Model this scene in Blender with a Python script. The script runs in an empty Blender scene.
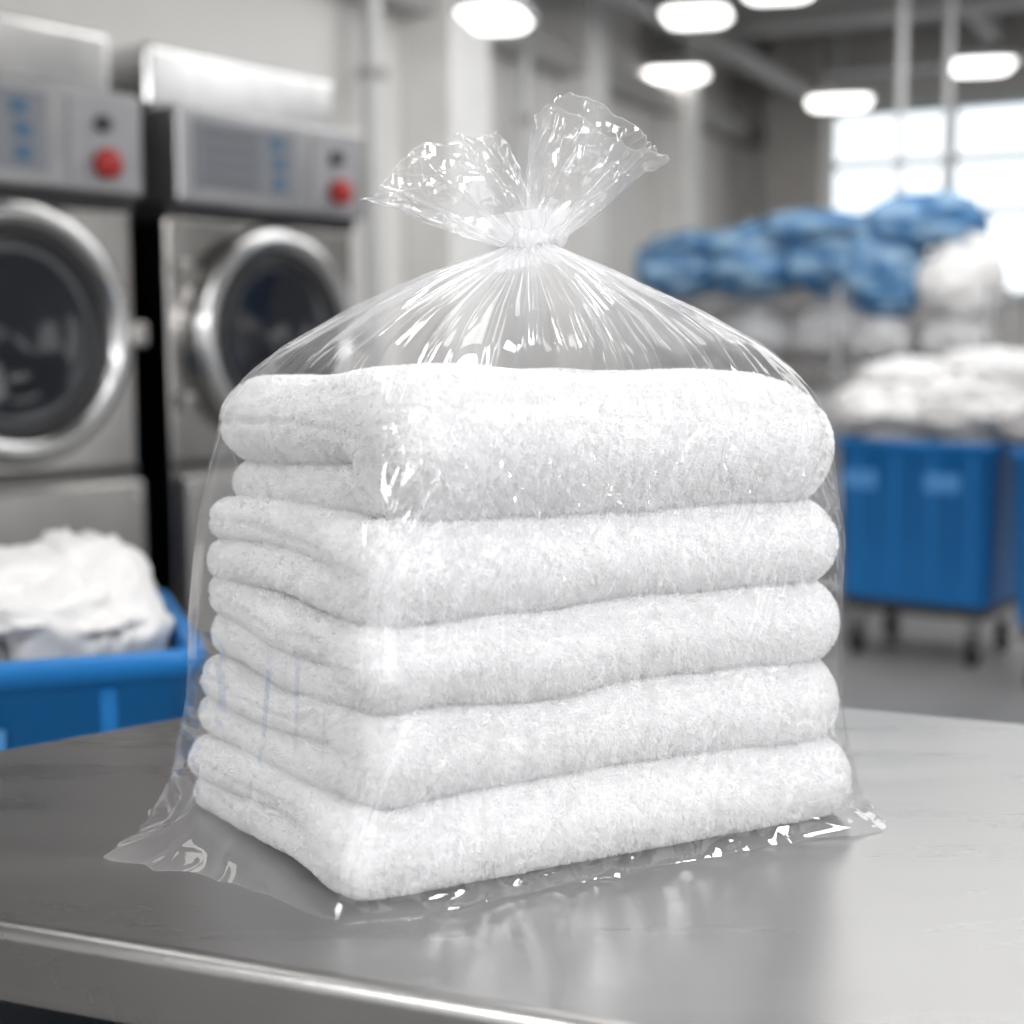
import bpy, bmesh, math, random
import numpy as np
from mathutils import Vector, Matrix
PI=math.pi
random.seed(3); rng=np.random.default_rng(7)
scn=bpy.context.scene; COL=scn.collection
scn.view_settings.view_transform='Standard'

# ------------------------------------------------------------------ materials
def mat(name,col,rough=.5,metal=0,var=0,scale=6,bump=0,bscale=40,stretch=None,emit=0,spec=None,rvar=0,col2=None):
    m=bpy.data.materials.new(name); m.use_nodes=True; nt=m.node_tree; b=nt.nodes['Principled BSDF']
    b.inputs['Base Color'].default_value=(*col,1); b.inputs['Roughness'].default_value=rough; b.inputs['Metallic'].default_value=metal
    if spec is not None: b.inputs['Specular IOR Level'].default_value=spec
    if emit: b.inputs['Emission Color'].default_value=(*col,1); b.inputs['Emission Strength'].default_value=emit
    tc=nt.nodes.new('ShaderNodeTexCoord'); mp=nt.nodes.new('ShaderNodeMapping'); nt.links.new(tc.outputs['Object'],mp.inputs[0])
    if stretch: mp.inputs['Scale'].default_value=stretch
    if var or rvar or col2:
        n=nt.nodes.new('ShaderNodeTexNoise'); n.inputs['Scale'].default_value=scale; n.inputs['Detail'].default_value=5; nt.links.new(mp.outputs[0],n.inputs['Vector'])
        if var or col2:
            r=nt.nodes.new('ShaderNodeValToRGB'); r.color_ramp.elements[0].position=.3; r.color_ramp.elements[1].position=.7
            r.color_ramp.elements[0].color=(*[max(0,c*(1-var)) for c in col],1); r.color_ramp.elements[1].color=(*(col2 or [min(1,c*(1+var)) for c in col]),1)
            if col2: r.color_ramp.elements[0].position=.42; r.color_ramp.elements[1].position=.66
            nt.links.new(n.outputs['Fac'],r.inputs[0]); nt.links.new(r.outputs[0],b.inputs['Base Color'])
        if rvar:
            q=nt.nodes.new('ShaderNodeMapRange'); q.inputs['From Min'].default_value=.3; q.inputs['From Max'].default_value=.7
            q.inputs['To Min'].default_value=max(0.03,rough-rvar); q.inputs['To Max'].default_value=rough+rvar
            nt.links.new(n.outputs['Fac'],q.inputs['Value']); nt.links.new(q.outputs[0],b.inputs['Roughness'])
    if bump:
        n2=nt.nodes.new('ShaderNodeTexNoise'); n2.inputs['Scale'].default_value=bscale; n2.inputs['Detail'].default_value=4; nt.links.new(mp.outputs[0],n2.inputs['Vector'])
        bp=nt.nodes.new('ShaderNodeBump'); bp.inputs['Strength'].default_value=bump; bp.inputs['Distance'].default_value=.002
        nt.links.new(n2.outputs['Fac'],bp.inputs['Height']); nt.links.new(bp.outputs[0],b.inputs['Normal'])
    return m
M={}
M['terry']=mat('terry',(.90,.90,.903),.95,bump=.15,bscale=380,spec=.03)
def pile_mat():
    m=bpy.data.materials.new('terry_pile'); m.use_nodes=True; nt=m.node_tree; N=nt.nodes; L=nt.links; N.clear(); out=N.new('ShaderNodeOutputMaterial')
    df=N.new('ShaderNodeBsdfDiffuse'); df.inputs[0].default_value=(.97,.97,.973,1); tl=N.new('ShaderNodeBsdfTranslucent'); tl.inputs[0].default_value=(.97,.97,.973,1)
    mx=N.new('ShaderNodeMixShader'); mx.inputs[0].default_value=.42; L.new(df.outputs[0],mx.inputs[1]); L.new(tl.outputs[0],mx.inputs[2]); L.new(mx.outputs[0],out.inputs[0])
    return m
M['pile']=pile_mat()
M['linen']=mat('linen',(.77,.76,.755),.9,var=.05,scale=5,spec=.1)
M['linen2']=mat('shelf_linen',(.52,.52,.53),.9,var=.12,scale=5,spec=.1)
M['steel_table']=mat('brushed_steel_table',(.41,.405,.40),.29,1,var=.06,scale=7,rvar=.04,bump=.10,bscale=260,stretch=(.3,2.2,1))
M['steel']=mat('machine_steel',(.36,.345,.33),.2,1,var=.30,scale=2.2,stretch=(1,1,.35),rvar=.06)
M['steel2']=mat('machine_lower_steel',(.45,.435,.42),.24,1,var=.2,scale=2.2)
M['shelf_shade']=mat('painted_shelf_shade',(.02,.024,.032),.6,.3)  # near-black tone paints the shade below the tabletop
M['steel_bright']=mat('polished_steel',(.62,.62,.62),.2,1,var=.2,scale=3)
M['chrome']=mat('chrome_ring',(.54,.54,.54),.2,1)
M['panel']=mat('panel_grey',(.38,.38,.39),.3,.85,var=.12,scale=4)
M['decal']=mat('decal_grey',(.20,.21,.23),.5)
M['decal_print']=mat('decal_print',(.11,.12,.14),.5)
M['decal_blue']=mat('decal_blue',(.06,.13,.22),.5)
M['decal_white']=mat('decal_white',(.33,.33,.35),.5)
M['red']=mat('red_button',(.36,.015,.012),.4)
M['black']=mat('black_rubber',(.012,.012,.013),.6)
M['gasket']=mat('gasket_dark',(.03,.03,.033),.45)
M['glass_dark']=mat('dark_door_glass',(.014,.016,.021),.08,spec=.5)
M['blue']=mat('blue_plastic',(.009,.19,.54),.42,var=.06,scale=3)
M['blue_label']=mat('pale_blue_mark',(.08,.30,.66),.5)
M['bluebag']=mat('blue_wrap',(.035,.16,.36),.3,col2=(.30,.46,.62),scale=5,bump=1,bscale=14,stretch=(1,1,2.2))
M['wall']=mat('painted_wall',(.76,.74,.72),.8,var=.05,scale=1.2)
M['wall2']=mat('painted_back_wall',(.66,.64,.62),.8,var=.05,scale=1.2)
M['column']=mat('column_paint',(.80,.79,.77),.7,var=.03)
M['darkcol']=mat('grey_column_paint',(.38,.36,.34),.7,var=.05)
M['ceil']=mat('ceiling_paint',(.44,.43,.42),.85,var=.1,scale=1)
M['beam']=mat('beam_paint',(.40,.39,.38),.7,var=.05)
M['floor']=mat('concrete_floor',(.25,.245,.24),.42,var=.12,scale=1.5,rvar=.08)
M['pipe']=mat('galvanised_pipe',(.60,.60,.60),.5,.3)
M['wire']=mat('rack_wire',(.45,.45,.46),.35,.8)
M['lamp']=mat('lamp_diffuser',(1,.985,.95),.5,emit=3.5)
M['lamph']=mat('lamp_housing',(.6,.6,.6),.5)
M['pane']=mat('daylight_glow_pane',(.93,.97,1),.5,emit=1.3)  # emission stands in for the daylight behind the glass
M['frame']=mat('window_frame_paint',(.55,.6,.62),.5)

def film_mat(name,h0,h1,g0,g1,bs,bsc,rough):
    m=bpy.data.materials.new(name); m.use_nodes=True; nt=m.node_tree; N=nt.nodes; L=nt.links
    N.clear(); out=N.new('ShaderNodeOutputMaterial')
    tr=N.new('ShaderNodeBsdfTransparent'); tr.inputs[0].default_value=(.985,.985,.99,1)
    gl=N.new('ShaderNodeBsdfGlossy'); gl.inputs['Roughness'].default_value=rough; gl.inputs['Color'].default_value=(1,1,1,1)
    df=N.new('ShaderNodeBsdfDiffuse'); df.inputs[0].default_value=(.95,.95,.96,1)
    tl=N.new('ShaderNodeBsdfTranslucent'); tl.inputs[0].default_value=(.95,.95,.96,1)
    hz=N.new('ShaderNodeMixShader'); hz.inputs[0].default_value=.5; L.new(df.outputs[0],hz.inputs[1]); L.new(tl.outputs[0],hz.inputs[2])
    at=N.new('ShaderNodeAttribute'); at.attribute_name='gather'
    mr=N.new('ShaderNodeMapRange'); mr.inputs['To Min'].default_value=h0; mr.inputs['To Max'].default_value=h1; L.new(at.outputs['Fac'],mr.inputs['Value'])
    m1=N.new('ShaderNodeMixShader'); L.new(mr.outputs[0],m1.inputs[0]); L.new(tr.outputs[0],m1.inputs[1]); L.new(hz.outputs[0],m1.inputs[2])
    tc=N.new('ShaderNodeTexCoord'); mp=N.new('ShaderNodeMapping'); mp.inputs['Scale'].default_value=(1,1,.4); L.new(tc.outputs['Object'],mp.inputs[0])
    no=N.new('ShaderNodeTexNoise'); no.inputs['Scale'].default_value=bsc; no.inputs['Detail'].default_value=1; L.new(mp.outputs[0],no.inputs['Vector'])
    bp=N.new('ShaderNodeBump'); bp.inputs['Strength'].default_value=bs; bp.inputs['Distance'].default_value=.004; L.new(no.outputs['Fac'],bp.inputs['Height'])
    L.new(bp.outputs[0],gl.inputs['Normal'])
    fr=N.new('ShaderNodeLayerWeight'); fr.inputs['Blend'].default_value=.5
    L.new(bp.outputs[0],fr.inputs['Normal'])
    pw=N.new('ShaderNodeMath'); pw.operation='POWER'; pw.inputs[1].default_value=3.0; L.new(fr.outputs['Facing'],pw.inputs[0])
    ml=N.new('ShaderNodeMath'); ml.operation='MULTIPLY_ADD'; ml.inputs[1].default_value=g1; ml.inputs[2].default_value=g0; L.new(pw.outputs[0],ml.inputs[0])
    m2=N.new('ShaderNodeMixShader'); L.new(ml.outputs[0],m2.inputs[0]); L.new(m1.outputs[0],m2.inputs[1]); L.new(gl.outputs[0],m2.inputs[2])
    L.new(m2.outputs[0],out.inputs[0]); return m
M['film']=film_mat('clear_plastic_film',.010,.55,.055,.46,.15,22,.055)
M['film2']=film_mat('crinkled_plastic_film',.02,.65,.07,.50,.40,40,.10)

# ------------------------------------------------------------------ tagging / linking
def tag(o,label=None,cat=None,group=None,kind=None):
    if label: o['label']=label
    if cat: o['category']=cat
    if group: o['group']=group
    if kind: o['kind']=kind
    return o
def empty(name,loc,rz=0,label=None,cat=None,group=None):
    o=bpy.data.objects.new(name,None); o.empty_display_size=.05; COL.objects.link(o); o.location=loc; o.rotation_euler=(0,0,rz)
    return tag(o,label,cat,group)
def mesh_np(name,V,Q,m,parent=None,smooth=True,attr=None):
    V=np.ascontiguousarray(V,dtype=np.float32); Q=np.ascontiguousarray(Q,dtype=np.int32)
    me=bpy.data.meshes.new(name); me.vertices.add(len(V)); me.vertices.foreach_set('co',V.ravel())
    me.loops.add(Q.size); me.loops.foreach_set('vertex_index',Q.ravel())
    k=Q.shape[1]; me.polygons.add(len(Q)); me.polygons.foreach_set('loop_start',np.arange(0,Q.size,k,dtype=np.int32))
    me.polygons.foreach_set('use_smooth',np.full(len(Q),smooth)); me.update(calc_edges=True); me.validate()
    if attr is not None:
        a=me.attributes.new('gather','FLOAT','POINT'); a.data.foreach_set('value',np.ascontiguousarray(attr,dtype=np.float32))
    me.materials.append(m); o=bpy.data.objects.new(name,me); COL.objects.link(o); o.parent=parent; return o

class MB:
    def __init__(s): s.v=[]; s.f=[]; s.sm=[]
    def add(s,v,f,sm=False):
        n=len(s.v); s.v+=[tuple(p) for p in v]; s.f+=[tuple(i+n for i in q) for q in f]; s.sm+=[sm]*len(f); return s
    def box(s,x0,x1,y0,y1,z0,z1):
        v=[(x,y,z) for z in (z0,z1) for y in (y0,y1) for x in (x0,x1)]
        return s.add(v,[(0,2,3,1),(4,5,7,6),(0,1,5,4),(2,6,7,3),(0,4,6,2),(1,3,7,5)])
    def tube(s,p0,p1,r0,r1=None,n=16,cap=True):
        r1=r0 if r1 is None else r1; p0=Vector(p0); p1=Vector(p1); d=(p1-p0).normalized()
        a=d.orthogonal().normalized(); b=d.cross(a); v=[]
        for p,r in ((p0,r0),(p1,r1)):
            for i in range(n):
                t=2*PI*i/n; v.append(p+a*r*math.cos(t)+b*r*math.sin(t))
        f=[(i,(i+1)%n,n+(i+1)%n,n+i) for i in range(n)]; s.add(v,f,True)
        if cap: s.add(v[:n],[tuple(range(n-1,-1,-1))]); s.add(v[n:],[tuple(range(n))])
        return s
    def ringsY(s,prof,c,n=64):
        v=[];f=[]
        for r,y in prof:
            for i in range(n):
                t=2*PI*i/n; v.append((c[0]+r*math.cos(t),y,c[1]+r*math.sin(t)))
        for j in range(len(prof)-1):
            for i in range(n): f.append((j*n+i,j*n+(i+1)%n,(j+1)*n+(i+1)%n,(j+1)*n+i))
        return s.add(v,f,True)
    def loft(s,rings,cap0=True,cap1=True,seg=6,sm=True):
        v=[];f=[]
        for cx,cy,w,d,r,z in rings:
            for qx,qy,a0 in ((1,1,0),(-1,1,PI/2),(-1,-1,PI),(1,-1,1.5*PI)):
                for i in range(seg+1):
                    t=a0+PI/2*i/seg; v.append((cx+qx*(w/2-r)+r*math.cos(t),cy+qy*(d/2-r)+r*math.sin(t),z))
        n=4*(seg+1)
        for j in range(len(rings)-1):
            for i in range(n): f.append((j*n+i,j*n+(i+1)%n,(j+1)*n+(i+1)%n,(j+1)*n+i))
        s.add(v,f,sm)
        if cap0: s.add(v[:n],[tuple(range(n-1,-1,-1))])
        if cap1: s.add(v[-n:],[tuple(range(n))])
        return s
    def build(s,name,m,parent=None,bevel=0,rz=0,loc=(0,0,0),seg=3):
        me=bpy.data.meshes.new(name); me.from_pydata(s.v,[],s.f); me.update()
        me.polygons.foreach_set('use_smooth',s.sm)
        me.materials.append(m); o=bpy.data.objects.new(name,me); COL.objects.link(o); o.parent=parent
        o.location=loc; o.rotation_euler=(0,0,rz)
        if bevel:
            b=o.modifiers.new('bevel','BEVEL'); b.width=bevel; b.segments=seg; b.limit_method='ANGLE'; b.angle_limit=math.radians(40)
        return o
RZ=math.radians(62)
def struct(name,mb,m,bevel=0): return tag(mb.build(name,m,None,bevel,RZ),kind='structure')
def rw(a,b,z=0):
    c,s=math.cos(RZ),math.sin(RZ); return Vector((a*c-b*s,a*s+b*c,z))

# ------------------------------------------------------------------ numpy noise
TAB=rng.random((32,32,32)).astype(np.float32)
def vn(P,freq,off=0):
    P=P*freq+off*7.31+100; i=np.floor(P).astype(int); f=P-i; f=f*f*(3-2*f); r=0
    for dx in (0,1):
        for dy in (0,1):
            for dz in (0,1):
                w=(f[...,0] if dx else 1-f[...,0])*(f[...,1] if dy else 1-f[...,1])*(f[...,2] if dz else 1-f[...,2])
                r=r+w*TAB[(i[...,0]+dx)%32,(i[...,1]+dy)%32,(i[...,2]+dz)%32]
    return r*2-1

def surface_nets(S,org,h):
    nx,ny,nz=S.shape; I=S<0
    acc=np.zeros((nx-1,ny-1,nz-1,3)); cnt=np.zeros((nx-1,ny-1,nz-1))
    for ax in range(3):
        s0=[slice(None)]*3; s1=[slice(None)]*3; s0[ax]=slice(0,-1); s1[ax]=slice(1,None)
        A=S[tuple(s0)]; B=S[tuple(s1)]; cr=(A<0)!=(B<0); t=np.where(cr,A/np.where(cr,A-B,1),0)
        o=[a for a in range(3) if a!=ax]
        for d0 in (0,1):
            for d1 in (0,1):
                sl=[slice(None)]*3
                sl[o[0]]=slice(d0,S.shape[o[0]]-1+d0); sl[o[1]]=slice(d1,S.shape[o[1]]-1+d1)
                c=cr[tuple(sl)]; cnt+=c
                acc[...,ax]+=np.where(c,t[tuple(sl)],0); acc[...,o[0]]+=c*d0; acc[...,o[1]]+=c*d1
    act=cnt>0; idx=-np.ones(act.shape,int); idx[act]=np.arange(act.sum())
    ijk=np.argwhere(act); V=(ijk+acc[act]/cnt[act][:,None])*h+np.array(org)
    Q=[]
    def quads(cr,first_in,cells):
        q=np.stack([idx[c] for c in cells],1); q=np.where(first_in[:,None],q,q[:,::-1]); Q.append(q)
    cr=np.argwhere(I[:-1,1:-1,1:-1]!=I[1:,1:-1,1:-1]); i,j,k=cr[:,0],cr[:,1]+1,cr[:,2]+1
    quads(cr,I[i,j,k],[(i,j-1,k-1),(i,j,k-1),(i,j,k),(i,j-1,k)])
    cr=np.argwhere(I[1:-1,:-1,1:-1]!=I[1:-1,1:,1:-1]); i,j,k=cr[:,0]+1,cr[:,1],cr[:,2]+1
    quads(cr,I[i,j,k],[(i-1,j,k-1),(i-1,j,k),(i,j,k),(i,j,k-1)])
    cr=np.argwhere(I[1:-1,1:-1,:-1]!=I[1:-1,1:-1,1:]); i,j,k=cr[:,0]+1,cr[:,1]+1,cr[:,2]
    quads(cr,I[i,j,k],[(i-1,j-1,k),(i,j-1,k),(i,j,k),(i-1,j,k)])
    return V,np.concatenate(Q)

# ------------------------------------------------------------------ towels
TZ=.9
FT=np.array([(-.115,.970),(-.101,.982),(-.096,.983),(-.091,.989),(-.068,1.001)])
RT=np.array([(.300,1.190),(.288,1.190),(.287,1.190),(.285,1.190),(.279,1.193)])
LT=np.array([(-.300,1.230),(-.287,1.232),(-.283,1.232),(-.274,1.234),(-.263,1.235)])
ZI=[0.001,.066,.134,.202,.271,.378]
def iface(i,P2,W,D):
    if i==0: return np.full(len(P2),ZI[0])
    P=np.c_[P2,np.full(len(P2),i*3.7)]
    n=vn(P,9,i)*.0045+vn(P,22,i+9)*.0018
    a=P2[:,0]/W
    if i==5: n=n+.004*np.cos((a-.12)*2*PI*1.15)+vn(P,7,3)*.002
    if i==4: n=n-.005*np.sin(np.clip(a,0,1)*PI)
    return ZI[i]+n-(.004 if i<5 else .007)*(np.abs(2*a-1)**2)+(.004 if i<5 else .0)
def sabs_box(X,Y,x0,x1,y0,y1,rc):
    qx=np.abs(X-(x0+x1)/2)-(x1-x0)/2+rc; qy=np.abs(Y-(y0+y1)/2)-(y1-y0)/2+rc
    return np.hypot(np.maximum(qx,0),np.maximum(qy,0))+np.minimum(np.maximum(qx,qy),0)-rc
def slab(X,Y,Z,x0,x1,y0,y1,zc,hz,r,rc):
    d2=sabs_box(X,Y,x0,x1,y0,y1,rc)+r; dz=np.abs(Z-zc)-hz+r
    return np.hypot(np.maximum(d2,0),np.maximum(dz,0))+np.minimum(np.maximum(d2,dz),0)-r
def smin(a,b,k):
    h=np.clip(.5+.5*(b-a)/k,0,1); return b*(1-h)+a*h-k*h*(1-h)
def towel(i,label):
    F,R,L=FT[i],RT[i],LT[i]; W=np.linalg.norm(R-F); D=np.linalg.norm(L-F); T=ZI[i+1]-ZI[i]; h=.0022
    xs=np.arange(-.022,W+.022,h); ys=np.arange(-.022,D+.022,h); zs=np.arange(-.012,T+.012,h)
    X,Y,Z=np.meshgrid(xs,ys,zs,indexing='ij')
    P=np.stack([X,Y,Z+i*.31],-1); P2=np.stack([X,Y,Z*0+i*.77],-1)
    X2=X+vn(P,14,i+20)*.005; Y2=Y+vn(P,11,i+31)*.005
    Xu=X2+vn(P2,9,i+70)*.0050; Xl=X2+vn(P2,9,i+90)*.0050
    rs=np.random.default_rng(40+i)
    o=rs.uniform(0,.007,4)
    sp=.5 if i<4 else .34
    hu=(1-sp)/2*T; hl=sp/2*T; bow=.0048*np.sin(Y/D*PI*1.5+i*1.7)*np.clip(Y/.1,0,1)
    fy=.014 if i<4 else .020   # the single outer fold stands proud of the plies at the front
    up=slab(Xu,Y2,Z-bow,o[0]*.5,W-.009,fy,D-o[0]*.5,T-hu,hu*1.03,hu*1.0,.030)
    lo=slab(Xl,Y2,Z-bow,o[2]+(.001 if i<4 else .004),W-.010,fy,D,hl,hl*1.03,hl*1.0,.030)
    fo=slab(X2,Y2,Z,0.001,W-.0005,0,.075+(.02 if i==4 else 0),T/2,T/2,T*.495,.026)
    fo2=slab(X2,Y2,Z,W-.09,W,0.004,D-.01,T/2,T/2,T*.495,.030)
    S=smin(smin(up,lo,.0028),fo,.012); S=smin(S,fo2,.012)
    S=S+.0030*np.exp(-((Z-(T-hu)-.004*np.sin(Y*22+i))/.0022)**2)*(X<.03)*(Y>.09)*(1 if i!=4 else .9)
    S=S+vn(P,45,i+50)*.0008
    V,Q=surface_nets(S,(xs[0],ys[0],zs[0]),h)
    zlo=iface(i,V[:,:2],W,D); zhi=iface(i+1,V[:,:2],W,D)
    eu=(R-F)/W; ev=(L-F)/D
    z=TZ+zlo+(V[:,2]/T)*(zhi-zlo)
    V=np.c_[F[0]+V[:,0]*eu[0]+V[:,1]*ev[0],F[1]+V[:,0]*eu[1]+V[:,1]*ev[1],z]
    V[:,2]=np.maximum(V[:,2],TZ+.0006)
    base=np.array([(F+(R-F)/2+(L-F)/2)[0],(F+(R-F)/2+(L-F)/2)[1],TZ+ZI[i]])
    root=empty('folded_towel',base,0,label,'towel','folded white towels stacked in the bag')
    a,b,c,d=V[Q[:,0]],V[Q[:,1]],V[Q[:,2]],V[Q[:,3]]
    n=np.cross(c-a,d-b); ar=np.linalg.norm(n,axis=1)+1e-12; n=n/ar[:,None]
    vnn=np.zeros_like(V)
    for k in range(4): np.add.at(vnn,Q[:,k],n*ar[:,None])
    fn=vnn[Q].sum(1); fn/=np.linalg.norm(fn,axis=1,keepdims=True)+1e-12; n=fn
    w=ar.copy()
    if i<4: w[np.abs(n[:,2])>.985]*=0.15
    else: w[n[:,2]<-.95]*=0.0; w[n[:,2]>.9]*=.6
    w[(n[:,1]>.5)&(np.abs(n[:,2])<.5)]*=.35
    Nn=180000 if i<4 else 310000
    fi=rng.choice(len(Q),Nn,p=w/w.sum()); u=rng.random((Nn,1)); v=rng.random((Nn,1))
    p=(a[fi]*(1-u)+b[fi]*u)*(1-v)+(d[fi]*(1-u)+c[fi]*u)*v; nn=n[fi]
    cl=np.stack([vn(p,260,k) for k in (1,2,3)],-1)*.9+rng.normal(0,.42,(Nn,3)); cl[:,2]-=.18; t1=cl-(cl*nn).sum(1,keepdims=True)*nn
    le=rng.uniform(.0022,.0040,(Nn,1))
    p0=p-nn*.0003; p1=p0+nn*le*.66+t1*le*.40; p2=p1+nn*le*(.24)+t1*le*.66
    sd=np.cross(nn,t1); sd/=np.linalg.norm(sd,axis=1,keepdims=True)+1e-9; sw=rng.uniform(.00018,.00032,(Nn,1))*sd
    PV=np.stack([p0-sw,p0+sw,p1-sw,p1+sw,p2-sw*.5,p2+sw*.5],1).reshape(-1,3)
    PV[:,2]=np.maximum(PV[:,2],TZ+.0004)
    bi=(np.arange(Nn)*6)[:,None]; PQ=np.concatenate([bi+np.array([0,1,3,2]),bi+np.array([2,3,5,4])])
    mesh_np('cloth_body',V-base,Q,M['terry'],root)
    tag(mesh_np('terry_pile',PV-base,PQ,M['pile'],root),kind='stuff')
names=['white folded towel lying at the very bottom of the stack, on the steel table',
'second folded white towel from the bottom of the bagged stack',
'middle folded white towel, third of the five in the bagged stack',
'folded white towel directly under the thick top towel of the stack',
'thickest folded white towel, topmost of the stack under the gathered bag']
for i in range(5): towel(i,names[i])

# ------------------------------------------------------------------ plastic bag
def foot(z):
    zz=np.array([TZ+(ZI[k]+ZI[k+1])/2 for k in range(5)])
    return [np.array([np.interp(z,zz,A[:,0]),np.interp(z,zz,A[:,1])]) for A in (FT,RT,LT)]
NECK=np.array([.014,1.190,1.386]); rb=np.random.default_rng(11)
NT=1400; th=np.linspace(0,2*PI,NT,endpoint=False); dx,dy=np.cos(th),np.sin(th)
def outline(z,m,n):
    F,R,L=foot(z); U=(R-F)/2; V_=(L-F)/2; C=F+U+V_; U=U*(1+m/np.linalg.norm(U)); V_=V_*(1+m/np.linalg.norm(V_))
    det=U[0]*V_[1]-U[1]*V_[0]; a=(dx*V_[1]-dy*V_[0])/det; b=(U[0]*dy-U[1]*dx)/det
    return C,(np.abs(a)**n+np.abs(b)**n)**(-1/n)
ZS=1.246
zl=np.concatenate([TZ+.0012+.06*np.linspace(0,1,34)**1.6,np.linspace(TZ+.064,ZS,104)[1:]])
rows=[];hz=[]
def adiff(a,b): return (a-b+PI)%(2*PI)-PI
pl=[dict(t=rb.uniform(0,2*PI),w=rb.uniform(.0012,.0040),a=rb.uniform(.0010,.0034)*rb.choice([1,1,-1]),e=rb.uniform(.45,1.05),k=rb.uniform(-.22,.22)) for _ in range(150)]
for p,tt in zip(pl[:18],np.linspace(-2.0,-.2,18)): p['t']=tt+rb.uniform(-.08,.08); p['e']=rb.uniform(1.0,1.7); p['a']=rb.uniform(.0014,.0028)
cre=[dict(t=rb.uniform(-PI,PI) if q>140 else rb.uniform(-2.1,-.1),z=rb.uniform(TZ+.03,ZS+.0) if q%3==0 else rb.uniform(TZ+.24,ZS+.01),s=rb.uniform(-1.2,1.2),l=rb.uniform(.012,.060),w=rb.uniform(.0010,.0028),a=rb.uniform(.0010,.0034)*rb.choice([1,-1])) for q in range(190)]
cre=[c for c in cre if not (-PI<=c['t']<-2.0 and c['z']<TZ+.27)]
cre+=[dict(t=tt,z=rb.uniform(TZ+.10,TZ+.24),s=rb.uniform(-.35,.35),l=rb.uniform(.06,.11),w=rb.uniform(.002,.004),a=rb.uniform(.0015,.0030)) for tt in list(rb.uniform(-.5,.3,8))+list(rb.uniform(-1.9,-.5,9))]
T1=math.atan2(1.089-1.2145,-.3066-.0025); T2=math.atan2(1.155-1.2145,.307-.0025)
for z in zl:
    sk=z-TZ; m=.010+.004*math.exp(-sk/.03)
    C,r=outline(z,m,8-3.0*max(0,(sk-.22)/.126)**2)
    P=np.stack([dx,dy,np.full(NT,z*1.2)],-1)
    big=vn(P,3.2,5)*.5+.5; r=r+(.002+.006*big*(1-.6*math.exp(-sk/.02)))
    r=r+vn(P*np.array([1,1,.5]),14,8)*.0018
    for c in cre:
        dz=(z-c['z'])/c['l']
        if abs(dz)>2.5: continue
        dd=adiff(th,c['t']+c['s']*(z-c['z'])/.25)*.24
        r=r+c['a']*np.exp(-np.abs(dd)/c['w'])*math.exp(-dz*dz)
    for p in pl:
        e=p['e']
        if e>1:
            dep=(ZS-z)/((e-1)*.45+1e-6)
            if dep<1: r=r+p['a']*.8*(1-dep)*np.exp(-np.abs(adiff(th,p['t']+p['k']*(ZS-z)*3)*.25)/p['w'])
    g=np.exp(-(adiff(th,T1)/.24)**2); g2=np.exp(-(adiff(th,T2)/.16)**2)
    q1=np.exp(-np.sqrt(adiff(th,T1)**2+.0016)/.20)*1.20; q2=np.exp(-np.sqrt(adiff(th,T2)**2+.0009)/.12)*1.25
    r=r+.068*q1*math.exp(-sk/.016)+.012*g*math.exp(-sk/.08)+.032*q2*math.exp(-sk/.014)+.008*math.exp(-sk/.014)*(.9+.4*vn(P,5,3))
    r=r+(g*1.3+g2*1.2+.25)*.007*(1-2*np.abs(vn(P*np.array([1,1,7]),9,22)))*math.exp(-sk/.05)
    zz=np.full(NT,z)+((1-np.abs(vn(P*np.array([1,1,6]),13,14)))**3*.0045*(q1+.6*q2))*np.exp(-sk/.015)*min(1,sk/.004)
    rows.append(np.stack([C[0]+dx*r,C[1]+dy*r,zz],-1))
    hz.append(np.full(NT,.02)+.70*math.exp(-sk/.0008)+.20*(g+g2)*math.exp(-sk/.03)+.05*math.exp(-sk/.015))
ND=96
sp_=np.linspace(0,1,201); wp_=np.interp(sp_,[0,.11,.25,.40,.60,.79,.925,1.0],[1,.98,.925,.84,.645,.38,.15,.050])
pad=np.r_[np.full(12,1.0),wp_,np.linspace(.048,.02,12)]; wp_=np.convolve(pad,np.ones(17)/17,'same')[12:-12]; wp_[-1]=.050
for j in range(1,ND+1):
    s=j/ND; C,r=outline(ZS,.010,5.0-2.6*min(1,s*1.3)); w=np.interp(s,sp_,wp_)
    P=np.stack([dx,dy,np.full(NT,s*.5)],-1)
    q=(min(w,1)-.050)/.950; C0=C*q+NECK[:2]*(1-q)
    F=(.002+.006*(vn(np.stack([dx,dy,np.full(NT,ZS*1.2)],-1),3.2,5)*.5+.5))*(1-s)
    rr=np.maximum((r+F)*w,.013)
    dsp=np.zeros(NT)
    for p in pl:
        low=1-min(1,p['e']); env=1/(1+math.exp(-(s-low)/.07)) if low>0 else 1
        ww=p['w']*(1 if s<.8 else 1-.5*(s-.8)/.2)
        dsp+=p['a']*env*np.exp(-np.abs(adiff(th,p['t']+p['k']*(1-s)*.4))*np.maximum(rr,.03)/ww)
    dsp*=(1 if s<.8 else 1-.55*(s-.8)/.2)*(.8+.2*min(1,s*3))
    for c in cre:
        if c['z']>ZS-.02:
            dz=(s-(c['z']-ZS+.02)*9)/.12
            if abs(dz)<2.5: dsp+=c['a']*np.exp(-np.abs(adiff(th,c['t'])*.2)/c['w'])*math.exp(-dz*dz)
    dsp+=vn(P,5,6)*.0040*math.sin(PI*s)
    z=ZS+(NECK[2]-ZS)*s
    rows.append(np.stack([C0[0]+dx*(rr+dsp*.55),C0[1]+dy*(rr+dsp*.55),z+dsp*.85*min(1,max(0,s-.15)*4)],-1))
    hz.append(np.full(NT,.03+.08*s+.55*s**4)+np.clip(np.abs(dsp)*28,0,.22))
Rr=np.array(rows); n=len(rows); V=Rr.reshape(-1,3)
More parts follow.
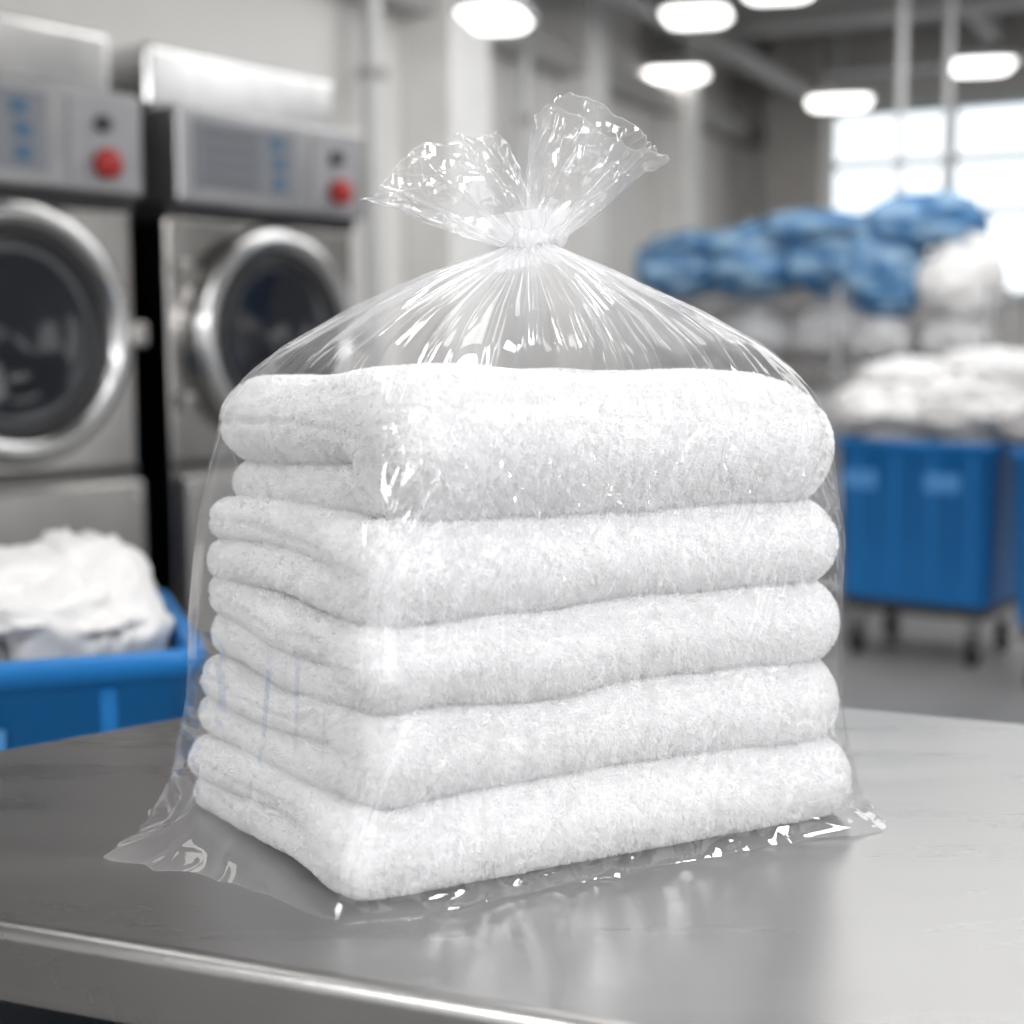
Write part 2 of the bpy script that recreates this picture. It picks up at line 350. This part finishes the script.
def gridq(n,k):
    ii=np.arange(n-1)[:,None]*k; jj=np.arange(k)[None,:]; j2=(jj+1)%k
    return np.stack([ii+jj,ii+j2,ii+k+j2,ii+k+jj],-1).reshape(-1,4)
bagbase=np.array([.003,1.2145,TZ])
bag=empty('plastic_bag',bagbase,0,'clear plastic bag gathered and knotted over the stack of white towels','bag')
mesh_np('film',V-bagbase,gridq(n,NT),M['film'],bag,attr=np.array(hz).ravel())
def lobe(base,dirv,side,nrm,th0,seed,nt=400,ns=130,gmax=.85):
    r2=np.random.default_rng(seed); t=np.linspace(0,1,ns)[:,None]; a=np.linspace(0,2*PI,nt,endpoint=False)[None,:]
    dirv,side,nrm,base=map(np.array,(dirv,side,nrm,base))
    pls=[(r2.uniform(0,2*PI),r2.uniform(.025,.11),r2.uniform(-.6,1.0),r2.uniform(-.5,.5)) for _ in range(44)]
    d=0
    for q,w,am,kk in pls: d=d+am*np.exp(-np.abs(adiff(a+0*t,q+kk*t))/w)*(1-.4*t)
    wid=.22+.78*t**.75; thk=(.35+1.05*np.sin(t*2.3))
    ca,sa=np.cos(a),np.sin(a); sg=np.sign(ca)*np.abs(ca)**.85
    x=sg*wid*(1+.03*d*t); y=(sa*thk+.30*d*np.abs(sa)**.3*(.35+.65*t))*th0
    l=t*(1-.10*(ca**2)*t+.02*d*t+.04*np.sin(a*3+seed)*t)
    P=base+l[...,None]*dirv+x[...,None]*side+y[...,None]*nrm
    Pf=P.copy()
    for fr,am in ((18,.0070),(42,.0030),(95,.0009)):
        P+= np.stack([(1-2*np.abs(vn(Pf,fr,seed+k+fr))) for k in range(3)],-1)*am*t[...,None]
    g=np.clip(.09+gmax*np.exp(-t*4.5)+.45*np.exp(-(1-t)/.008)+.26*np.clip(np.abs(d),0,1)*(1-.4*t)+0*a,0,1)
    return P.reshape(-1,3),gridq(ns,nt),g.ravel()
nb=NECK+np.array([0,0,.002])
V,Q,g=lobe(nb+np.array([-.006,0,.002]),(-.086,.0,.060),(.056,.012,.0275),(.05,-1,.1),.028,3)
mesh_np('gathered_top',V-bagbase,Q,M['film2'],bag,attr=g)
V,Q,g=lobe(nb+np.array([.008,.0,.002]),(.050,.004,.092),(.052,.0,-.019),(.1,-1,.1),.030,8)
mesh_np('gathered_top',V-bagbase,Q,M['film2'],bag,attr=g)
ns,nt=60,360; t=np.linspace(0,1,ns)[:,None]; a=np.linspace(0,2*PI,nt,endpoint=False)[None,:]
rad=.0190-.0070*np.sin(PI*t)**2+.006*t**3+.0030*np.abs(np.sin(a*7.5+t*5.2+.9*np.sin(a*3)))+.0014*np.sin(a*27+t*9)
P=np.stack([NECK[0]+rad*np.cos(a)*1.25,NECK[1]+rad*np.sin(a),NECK[2]-.018+t*.044+0*a+.004*np.cos(a)],-1)
mesh_np('neck_pleats',P.reshape(-1,3)-bagbase,gridq(ns,nt),M['film2'],bag,attr=np.full(ns*nt,.95))
nu,nv=260,20; u=np.linspace(0,2*PI,nu,endpoint=False)[:,None]; v=np.linspace(0,2*PI,nv,endpoint=False)[None,:]
tr=.0032+.0014*np.sin(u*3+1)+.0006*np.sin(u*9+v)+.0003*np.sin(u*27)
P=np.stack([NECK[0]+.004+(.0170+tr*np.cos(v))*np.cos(u)*1.3,NECK[1]+(.0165+tr*np.cos(v))*np.sin(u),NECK[2]+.002+tr*1.7*np.sin(v)+.006*np.cos(u+.5)+.002*np.sin(u*2)],-1)
ii=np.arange(nu)[:,None]; jj=np.arange(nv)[None,:]; i2=(ii+1)%nu; j2=(jj+1)%nv
mesh_np('knot_band',P.reshape(-1,3)-bagbase,np.stack([ii*nv+jj,i2*nv+jj,i2*nv+j2,ii*nv+j2],-1).reshape(-1,4),M['film2'],bag,attr=np.full(nu*nv,.9))

# ------------------------------------------------------------------ table
tb=empty('work_table',(0.3,1.1,0),0,'brushed stainless steel work table under the bagged towels','table')
def poly_prism(pts,z0,z1):
    n=len(pts); v=[(x,y,z0) for x,y in pts]+[(x,y,z1) for x,y in pts]
    f=[tuple(range(n-1,-1,-1)),tuple(range(n,2*n))]+[(i,(i+1)%n,n+(i+1)%n,n+i) for i in range(n)]
    return v,f
tp=[(-.734,1.093),(1.24,.377),(1.525,1.117),(-.092,1.761),(-.662,1.280)]
tpl=[(x-.3,y-1.1) for x,y in tp]
o=MB(); o.add(*poly_prism(tpl,.838,.9)); tt=o.build('tabletop',M['steel_table'],tb,bevel=.012,seg=6)
tt.data.polygons.foreach_set('use_smooth',[True]*len(tt.data.polygons)); tt.modifiers['bevel'].harden_normals=True
cx=sum(p[0] for p in tpl)/5; cy=sum(p[1] for p in tpl)/5
for k in (0,1,2,3):
    x,y=tpl[k]; x+= (cx-x)*.14; y+=(cy-y)*.14
    l=MB(); l.tube((x,y,.0),(x,y,.838),.02); lo=l.build('leg',M['steel_bright'],tb)
    MB().tube((x,y,0),(x,y,.035),.028,.022).build('foot',M['black'],lo)
shp=[(cx+(x-cx)*.95,cy+(y-cy)*.95) for x,y in tpl]
o=MB(); o.add(*poly_prism(shp,.69,.705)); o.build('shade_shelf',M['shelf_shade'],tb,bevel=.004)  # shelf added high and near-black to stand in for shade under the table

# ------------------------------------------------------------------ room shell
struct('floor',MB().box(-6,14,-9,5,-.05,0),M['floor'])
struct('wall_left',MB().box(-6,11.8,3.95,4.1,0,3.7),M['wall'])
bw=MB(); WA,WB,WZ0,WZ1=.2,3.24,1.72,3.18
bw.box(11.6,11.75,-9,WA,0,3.7).box(11.6,11.75,WB,4.0,0,3.7).box(11.6,11.75,WA,WB,0,WZ0).box(11.6,11.75,WA,WB,WZ1,3.7)
struct('wall_back',bw,M['wall2'])
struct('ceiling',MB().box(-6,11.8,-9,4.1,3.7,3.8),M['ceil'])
w=MB()
w.box(11.56,11.66,WA,WB,WZ0-.05,WZ0+.03).box(11.56,11.66,WA,WB,WZ1-.03,WZ1+.05)
for b in (WA,WA+1.0,2.28,WB): w.box(11.56,11.66,b-.025,b+.025,WZ0,WZ1)
for z in (2.37,2.77): w.box(11.57,11.65,WA,WB,z-.03,z+.03)
wo=struct('window_1',w,M['frame'])
MB().box(11.66,11.68,WA,WB,WZ0,WZ1).build('window_pane',M['pane'],wo)
k=1
for a in (5.2,7.3,9.4,11.2):
    struct('trim_%d'%k,MB().box(a-.08,a+.08,-8,3.95,3.42,3.7).box(a-.14,a+.14,-8,3.95,3.40,3.43),M['beam']); k+=1
for b in (3.7,1.9,.2,-1.6):
    struct('trim_%d'%k,MB().box(-4,11.6,b-.05,b+.05,3.52,3.62),M['beam']); k+=1
for a,wd_,dp in ((6.25,.42,.28),(8.0,.3,.22),(9.6,.3,.22)):
    struct('trim_%d'%k,MB().box(a,a+wd_,3.95-dp,3.95,0,3.7),M['column'],.01); k+=1
struct('trim_%d'%k,MB().box(11.0,11.4,3.15,3.6,0,3.7),M['darkcol'],.01); k+=1
struct('trim_%d'%k,MB().box(4.2,11.6,3.75,3.95,2.95,3.10),M['beam'],.01); k+=1
struct('baseboard_left',MB().box(-4,11.6,3.92,3.95,0,.12),M['darkcol'])
def wall_pipe(a,b,z0,z1,r,lab):
    e=empty('service_pipe',rw(a,b,z0),RZ,lab,'pipe'); MB().tube((0,0,0),(0,0,z1-z0),r).build('pipe',M['pipe'],e)
    for q in (.3,.7): MB().tube((0,0,(z1-z0)*q-.02),(0,0,(z1-z0)*q+.02),r*1.5).build('clamp',M['beam'],e)
wall_pipe(5.75,3.80,0,3.7,.05,'grey vertical pipe on the wall just past the second washer')
wall_pipe(7.3,3.8,0,3.7,.035,'vertical pipe on the wall between two pale columns behind the bag')
def ceil_pipe(a0,a1,b,z,r,lab,m):
    e=empty('ceiling_duct',rw(a0,b,z),RZ,lab,'duct'); MB().tube((0,0,0),(a1-a0,0,0),r,n=24).build('duct',M[m],e)
    for q in (.2,.5,.8):
        x=(a1-a0)*q; MB().tube((x-.02,0,0),(x+.02,0,0),r*1.12,n=24).build('collar',M['beam'],e)
        MB().tube((x,0,r),(x,0,3.7-z),.008).build('hanger',M['beam'],e)
ceil_pipe(6.0,11.5,3.3,3.28,.07,'grey round duct under the ceiling along the left wall','beam')
ceil_pipe(6.0,11.5,1.2,3.34,.05,'thin dark duct under the ceiling on the right side','darkcol')
for (x,y,zb,lab) in ((2.12,7.95,2.1,'left one of two pale poles dropping from the ceiling'),(2.42,8.1,2.0,'right one of two pale poles dropping from the ceiling')):
    e=empty('ceiling_pole',(x,y,zb),RZ,lab,'pole'); MB().tube((0,0,0),(0,0,3.7-zb),.024).build('pole',M['pipe'],e)
    MB().tube((0,0,3.67-zb),(0,0,3.70-zb),.08).build('ceiling_flange',M['beam'],e)

def lamp(x,y,z,lab,grp='ceiling lamps of the laundry hall',w=.38,d=.45):
    e=empty('ceiling_lamp',(x,y,z),math.radians(-12),lab,'lamp',grp)
    MB().loft([(0,0,w,d,.1,.012),(0,0,w+.03,d+.03,.1,.02),(0,0,w+.02,d+.02,.1,.05),(0,0,w*.5,d*.6,.06,.08)]).build('housing',M['lamph'],e)
    MB().loft([(0,0,w-.05,d-.05,.1,-.012),(0,0,w,d,.11,.012)]).build('diffuser',M['lamp'],e)
    for s_ in (-1,1): MB().tube((0,s_*d*.2,.08),(0,s_*d*.2,3.7-z),.006).build('hanger',M['pipe'],e)
for x,y,z,lab,w_ in ((-.075,6.4,2.725,'ceiling lamp highest above the knotted bag top, left of the others',.28),
    (1.06,8.45,3.2,'ceiling lamp at the top of the picture, above a lower lamp behind the right ruffle',.38),
    (1.15,10.2,3.2,'lower ceiling lamp right of the bag ruffle, under another lamp',.42),
    (2.23,9.95,2.97,'ceiling lamp nearest the window, above its left corner',.42),
    (3.17,9.9,3.2,'ceiling lamp at the far right, above the window',.42),
    (1.42,7.85,3.2,'ceiling lamp cut off by the top picture edge',.38)):
    lamp(x,y,z,lab,w=w_)
for x,y in ((-1.6,1.0),(1.4,1.4),(-.9,-1.4),(1.2,-1.6),(3.0,3.4),(.2,4.6),(-.1,2.2)):  # unseen fixtures added so the film has bright sources to reflect
    lamp(x,y,3.2,'unseen ceiling lamp added over the work area for light and film glints','unseen ceiling lamps added above the table',.45,1.2)

# ------------------------------------------------------------------ washers
def washer(x,y,lab,w=.42,R=0):
    e=empty('washing_machine',(x,y,0),math.radians(52),lab,'washing machine','industrial washers along the left wall')
    H0=1.70
    MB().box(-w,w,0.03,.85,.12,H0).build('cabinet',M['steel'],e,bevel=.012)
    MB().box(-w+.03,w-.03,.06,.8,0,.12).build('plinth',M['gasket'],e)
    lp=MB().box(-w+.012,w-.012,-.02,.03,.14,.92).build('lower_panel',M['steel2'],e,bevel=.012)
    MB().box(-w+.01,w-.01,.02,.8,.935,.965).build('panel_gap',M['gasket'],e)
    MB().box(-w,w,.10,.83,2.02,2.21).build('top_cap',M['steel_bright'],e,bevel=.02)
    cp=MB().box(-w,w,-.035,.83,1.735,2.02).build('control_panel',M['panel'],e,bevel=.012)
    MB().box(-w,w,.02,.8,1.70,1.735).build('shadow_gap',M['gasket'],e)
    y=-.037; dx_=w-.42
    MB().box(-.36-dx_,.10+dx_,y-.004,y,1.775,1.985).build('panel_label',M['decal'],cp)
    for q in range(4): MB().box(-.33-dx_,-.06+dx_,y-.006,y-.004,1.80+q*.044,1.822+q*.044).build('print_line',M['decal_print'],cp)
    for q in ((.0,1.80),(.0,1.86),(-.01,1.92)): MB().box(q[0]+dx_,q[0]+.05+dx_,y-.007,y-.004,q[1],q[1]+.04).build('blue_key',M['decal_blue'],cp)
    MB().box(.17+dx_,.38+dx_,y-.003,y,1.76,1.99).build('button_plate',M['decal_white'],cp)
    MB().ringsY([(0,y-.05),(.034,y-.05),(.042,y-.042),(.042,y-.02),(.03,y-.018),(.03,y)],(.275+dx_,1.815),32).build('stop_button',M['red'],cp)
    MB().ringsY([(0,y-.025),(.022,y-.025),(.024,y)],(.275+dx_,1.925),24).build('selector_knob',M['gasket'],cp)
    c=(0.0,1.345)
    d=MB().ringsY([(q[0]+R,q[1]) for q in [(.362,.03),(.362,-.025),(.346,-.05),(.322,-.06),(.30,-.055),(.288,-.035),(.28,-.02),(.28,.03)]],c,96).build('door_ring',M['chrome'],e)
    MB().ringsY([(q[0]+R,q[1]) for q in [(.283,-.02),(.275,-.042),(.26,-.042),(.25,-.01),(.25,.03)]],c,96).build('door_gasket',M['gasket'],d)
    MB().ringsY([(.255+R,-.02),(.21,-.025),(.16,.0),(.08,.02),(0.0,.028)],c,96).build('door_glass',M['glass_dark'],d)
    h=MB(); h.box(.34+R,.40+R,-.065,-.03,1.31,1.38); h.build('door_handle',M['steel'],d,bevel=.01)
    for z0 in (1.52,1.12): MB().box(-w+.02,-w+.07,-.01,0.03,z0,z0+.05).build('door_hinge',M['steel'],d,bevel=.008)
    for sx in (-1,1):
        for z in (.2,.87): MB().ringsY([(0,-.026),(.010,-.025),(.012,-.02)],(sx*(w-.04),z),12).build('screw',M['chrome'],lp)
washer(-1.344,3.861,'stainless steel washing machine at the left picture edge, nearer of the two')
washer(-.766,4.601,'stainless steel washing machine right of the dark gap, farther of the two',w=.395,R=-.018)

# ------------------------------------------------------------------ carts
def cart(name,fl,ang,W,D,zb,zt,lab,marks=(),rim=.034):
    e=empty(name,(fl[0],fl[1],0),ang,lab,'laundry cart'); cx,cy=W/2,D/2; t=.9
    MB().loft([(cx,cy,W*t-.02,D*t-.02,.05,zb),(cx,cy,W*t,D*t,.05,zb+.02),(cx,cy,W-.03,D-.03,.05,zt-rim),(cx,cy,W,D,.055,zt-rim+.002),(cx,cy,W,D,.055,zt-.004),(cx,cy,W-.008,D-.008,.055,zt),
        (cx,cy,W-.03,D-.03,.045,zt),(cx,cy,W-.04,D-.04,.045,zt-.02),(cx,cy,W*t-.04,D*t-.04,.04,zb+.03)],True,True).build('tub',M['blue'],e)
    n=4
    for q in range(n):
        x=W*(.16+.68*q/(n-1))
        MB().add([(x-.012,.012,zt-.05),(x+.012,.012,zt-.05),(x+.012,.03,zt-.05),(x-.012,.03,zt-.05),(x-.01,D*(1-t)/2-.004,zb+.04),(x+.01,D*(1-t)/2-.004,zb+.04),(x+.01,D*(1-t)/2+.015,zb+.04),(x-.01,D*(1-t)/2+.015,zb+.04)],
            [(0,1,2,3),(4,7,6,5),(0,4,5,1),(2,6,7,3),(1,5,6,2),(0,3,7,4)]).build('rib',M['blue'],e,bevel=.003)
    MB().box(cx-.13,cx+.13,-.012,.012,zt-.03,zt-.006).build('handle',M['blue'],e,bevel=.005)
    f=lambda z:(zt-.05-z)/(zt-.05-zb)*(D*(1-t)/2-.015)+.013
    for (x0,x1,z0,z1) in marks:
        MB().add([(x0,f(z0)-.004,z0),(x1,f(z0)-.004,z0),(x1,f(z1)-.004,z1),(x0,f(z1)-.004,z1)],[(0,1,2,3)]).build('pale_mark',M['blue_label'],e)
    MB().box(W*.08,W*.92,D*.08,D*.92,zb-.05,zb).build('dolly_frame',M['gasket'],e,bevel=.006)
    for x in (W*.15,W*.85):
        for y in (D*.15,D*.85):
            fk=MB().box(x-.03,x+.03,y-.04,y+.04,zb-.07,zb-.05).box(x-.028,x-.022,y-.03,y+.03,.06,zb-.06).box(x+.022,x+.028,y-.03,y+.03,.06,zb-.06).build('caster',M['wire'],e)
            MB().tube((x-.018,y,.062),(x+.018,y,.062),.062,n=28).build('wheel',M['black'],fk)
    return e
def cloth(name,loc,sc,seed,m,lab,cat,grp=None,rz=0,rough=1.0,sub=5,ex=2.6):
    bm=bmesh.new(); bmesh.ops.create_icosphere(bm,subdivisions=sub,radius=1); V=np.array([v.co[:] for v in bm.verts]); F=np.array([[v.index for v in f.verts] for f in bm.faces]); bm.free()
    V[:,:2]*=1/np.maximum(1e-6,(np.abs(V[:,0:1])**ex+np.abs(V[:,1:2])**ex)**(1/ex))*np.hypot(V[:,0:1],V[:,1:2])
    d=1+.13*vn(V,1.3,seed)+.13*(1-2*np.abs(vn(V,2.2,seed+3)))*rough+.07*(1-2*np.abs(vn(V,4.6,seed+5)))*rough+.03*vn(V,11,seed+7)
    V=V*d[:,None]; V[:,2]=np.where(V[:,2]<0,V[:,2]*.6,V[:,2]); V=V*np.array(sc); V[:,2]-=V[:,2].min()
    o=mesh_np(name,V,F,m); o.location=loc; o.rotation_euler=(0,0,rz); return tag(o,lab,cat,grp)
def heap(fl,ang,items,grp,lab,seed0,rough):
    c,s=math.cos(ang),math.sin(ang)
    for q,(lx,ly,z,sx,sy,sz) in enumerate(items):
        cloth('crumpled_linen',(fl[0]+lx*c-ly*s,fl[1]+lx*s+ly*c,z),(sx,sy,sz),seed0+q,M['linen'],lab,'linen',grp,ang+.12*(q%3-1),rough,ex=2.2)
A_=math.radians(20)
WL=.88; flL=(-.432-WL*math.cos(A_),2.0-WL*math.sin(A_))
cart('laundry_cart',flL,A_,WL,.58,.25,.875,'blue plastic laundry cart of white linen at lower left behind the table',marks=((.30,.36,.72,.78),(.42,.49,.72,.78),(.53,.60,.72,.78)),rim=.04)
heap(flL,A_,[(.20,.31,.66,.165,.19,.16),(.46,.31,.66,.15,.19,.16),(.72,.33,.69,.125,.20,.17),(.20,.31,.87,.18,.20,.115),(.43,.33,.86,.16,.19,.09),(.62,.33,.86,.15,.19,.065),(.75,.33,.87,.095,.18,.035)],
 'crumpled white linens heaped in the lower left cart','crumpled white linen heaped in the blue cart at lower left',201,1.1)
B_=math.radians(-35)
cart('laundry_cart',(1.36,6.05),B_,.71,.60,.25,.93,'blue laundry cart on dark casters right of the bag',marks=((.05,.2,.72,.80),(.40,.55,.72,.80)))
cart('laundry_cart',(1.86,5.34),B_,.82,.55,.25,.93,'blue laundry cart cut off by the right picture edge')
heap((1.36,6.05),B_,[(.20,.31,.76,.14,.19,.18),(.50,.31,.76,.13,.19,.18),(.17,.30,.92,.25,.28,.16),(.53,.30,.92,.24,.28,.18),(.24,.38,1.11,.24,.22,.09),(.56,.38,1.13,.22,.22,.10)],
 'crumpled white linens heaped in the cart beside the bag','crumpled white linen heaped in the blue cart beside the bag',311,1.0)
heap((1.86,5.34),B_,[(.20,.28,.76,.14,.17,.18),(.55,.28,.76,.16,.17,.18),(.20,.29,.92,.26,.26,.15),(.57,.3,.92,.24,.25,.15),(.38,.33,1.08,.26,.22,.09)],
 'crumpled white linens heaped in the far right cart','crumpled white linen heaped in the cart at the right edge',321,1.0)

# ------------------------------------------------------------------ racks
def rack(x,y,W,D,shelves,top,lab,rz=math.radians(-28)):
    e=empty('wire_rack',(x,y,0),rz,lab,'rack')
    for px in (-W/2,W/2):
        for py in (-D/2,D/2):
            p=MB().tube((px,py,.12),(px,py,top),.016,n=12).build('post',M['wire'],e)
            MB().tube((px-.015,py,.06),(px+.015,py,.06),.06,n=20).build('wheel',M['black'],p)
    for z in shelves:
        s=MB(); s.box(-W/2,W/2,-D/2-.008,-D/2+.008,z-.02,z+.005); s.box(-W/2,W/2,D/2-.008,D/2+.008,z-.02,z+.005)
        for q in range(16):
            xx=-W/2+W*q/15; s.box(xx-.004,xx+.004,-D/2,D/2,z-.006,z+.004)
        s.build('shelf',M['wire'],e)
    return e
R1=(1.36,8.0); R2=(1.985,6.93)
rack(*R1,1.25,.55,(.3,.75,1.2,1.56),1.75,'wire rack of linen with blue wrapped bundles on top, behind the bag')
rack(*R2,.70,.5,(.3,.8,1.2),1.6,'wire rack with rounded blue and white bundles, in front of the window')
c,s=math.cos(math.radians(-28)),math.sin(math.radians(-28))
def on(R,lx,ly): return (R[0]+lx*c-ly*s,R[1]+lx*s+ly*c)
for i,(lx,sx,sz,zz) in enumerate(((-.43,.235,.22,1.57),(-.01,.235,.25,1.57),(.42,.235,.27,1.57),(-.18,.42,.10,1.80),(.32,.34,.12,1.85))):
    X,Y=on(R1,lx,0); cloth('wrapped_bundle',(X,Y,zz),(sx,.25,sz),30+i,M['bluebag'],'blue wrapped bundle lying on top of the wire rack behind the bag','bundle','blue wrapped bundles on the rack',-.49,.75,5)
for zz in (.31,.76,1.21):
    for i,lx in enumerate((-.42,0,.42)):
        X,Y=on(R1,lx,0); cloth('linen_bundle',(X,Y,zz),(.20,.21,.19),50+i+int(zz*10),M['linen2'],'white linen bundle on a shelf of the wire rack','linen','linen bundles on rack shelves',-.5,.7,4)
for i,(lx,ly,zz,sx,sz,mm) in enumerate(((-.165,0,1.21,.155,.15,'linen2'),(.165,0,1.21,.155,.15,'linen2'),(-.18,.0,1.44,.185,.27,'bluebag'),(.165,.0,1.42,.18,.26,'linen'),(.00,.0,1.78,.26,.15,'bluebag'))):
    X,Y=on(R2,lx,ly); lb='rounded blue wrapped bundle heaped in front of the window' if mm=='bluebag' else 'rounded white linen bundle heaped in front of the window'
    cloth('rounded_bundle',(X,Y,zz),(sx,.20,sz),70+i,M[mm],lb,'bundle',('blue' if mm=='bluebag' else 'white')+' bundles before the window',-.5,.85,5)
for zz in (.31,.81):
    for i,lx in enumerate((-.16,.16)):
        X,Y=on(R2,lx,0); cloth('linen_bundle',(X,Y,zz),(.15,.2,.16),90+i+int(zz*10),M['linen2'],'white linen bundle on a lower shelf of the rack before the window','linen','linen bundles on the lower shelves before the window',-.5,.7,4)

# ------------------------------------------------------------------ light
wd=bpy.data.worlds.new('w'); scn.world=wd; wd.use_nodes=True; wn=wd.node_tree; bg=wn.nodes['Background']
tc=wn.nodes.new('ShaderNodeTexCoord'); mp=wn.nodes.new('ShaderNodeMapping'); mp.inputs['Scale'].default_value=(3.6,3.6,1.2); wn.links.new(tc.outputs['Generated'],mp.inputs[0])
no=wn.nodes.new('ShaderNodeTexNoise'); no.inputs['Scale'].default_value=1.8; no.inputs['Detail'].default_value=1.5; wn.links.new(mp.outputs[0],no.inputs['Vector'])
cr=wn.nodes.new('ShaderNodeValToRGB'); cr.color_ramp.elements[0].position=.45; cr.color_ramp.elements[0].color=(.13,.13,.13,1); cr.color_ramp.elements[1].position=.54; cr.color_ramp.elements[1].color=(.98,.99,1,1)
wn.links.new(no.outputs['Fac'],cr.inputs[0]); wn.links.new(cr.outputs[0],bg.inputs[0]); bg.inputs[1].default_value=2.1
def area(loc,target,sx,sy,e,col=(1,1,1)):
    l=bpy.data.lights.new('light','AREA'); l.shape='RECTANGLE'; l.size=sx; l.size_y=sy; l.energy=e; l.color=col
    o=bpy.data.objects.new('area_light',l); COL.objects.link(o); o.location=loc
    o.rotation_euler=(Vector(target)-Vector(loc)).to_track_quat('-Z','Y').to_euler(); return o
area((.2,1.0,3.3),(.1,1.1,0),.8,.45,26)
area((-1.3,-.9,2.6),(0,1.1,1.1),.9,.7,32)
area((1.9,-.4,2.4),(0.1,1.1,1.1),.8,.6,44)
area(rw(6.5,.2,3.3),rw(6.5,.2,0),6,3,150)

cam=bpy.data.cameras.new('camera'); co=bpy.data.objects.new('camera',cam); COL.objects.link(co); scn.camera=co
co.location=(0,0,1.3); co.rotation_euler=(math.radians(90-6.5),0,0); cam.lens=50; cam.sensor_width=36
cam.dof.use_dof=True; cam.dof.focus_distance=1.12; cam.dof.aperture_fstop=2.9
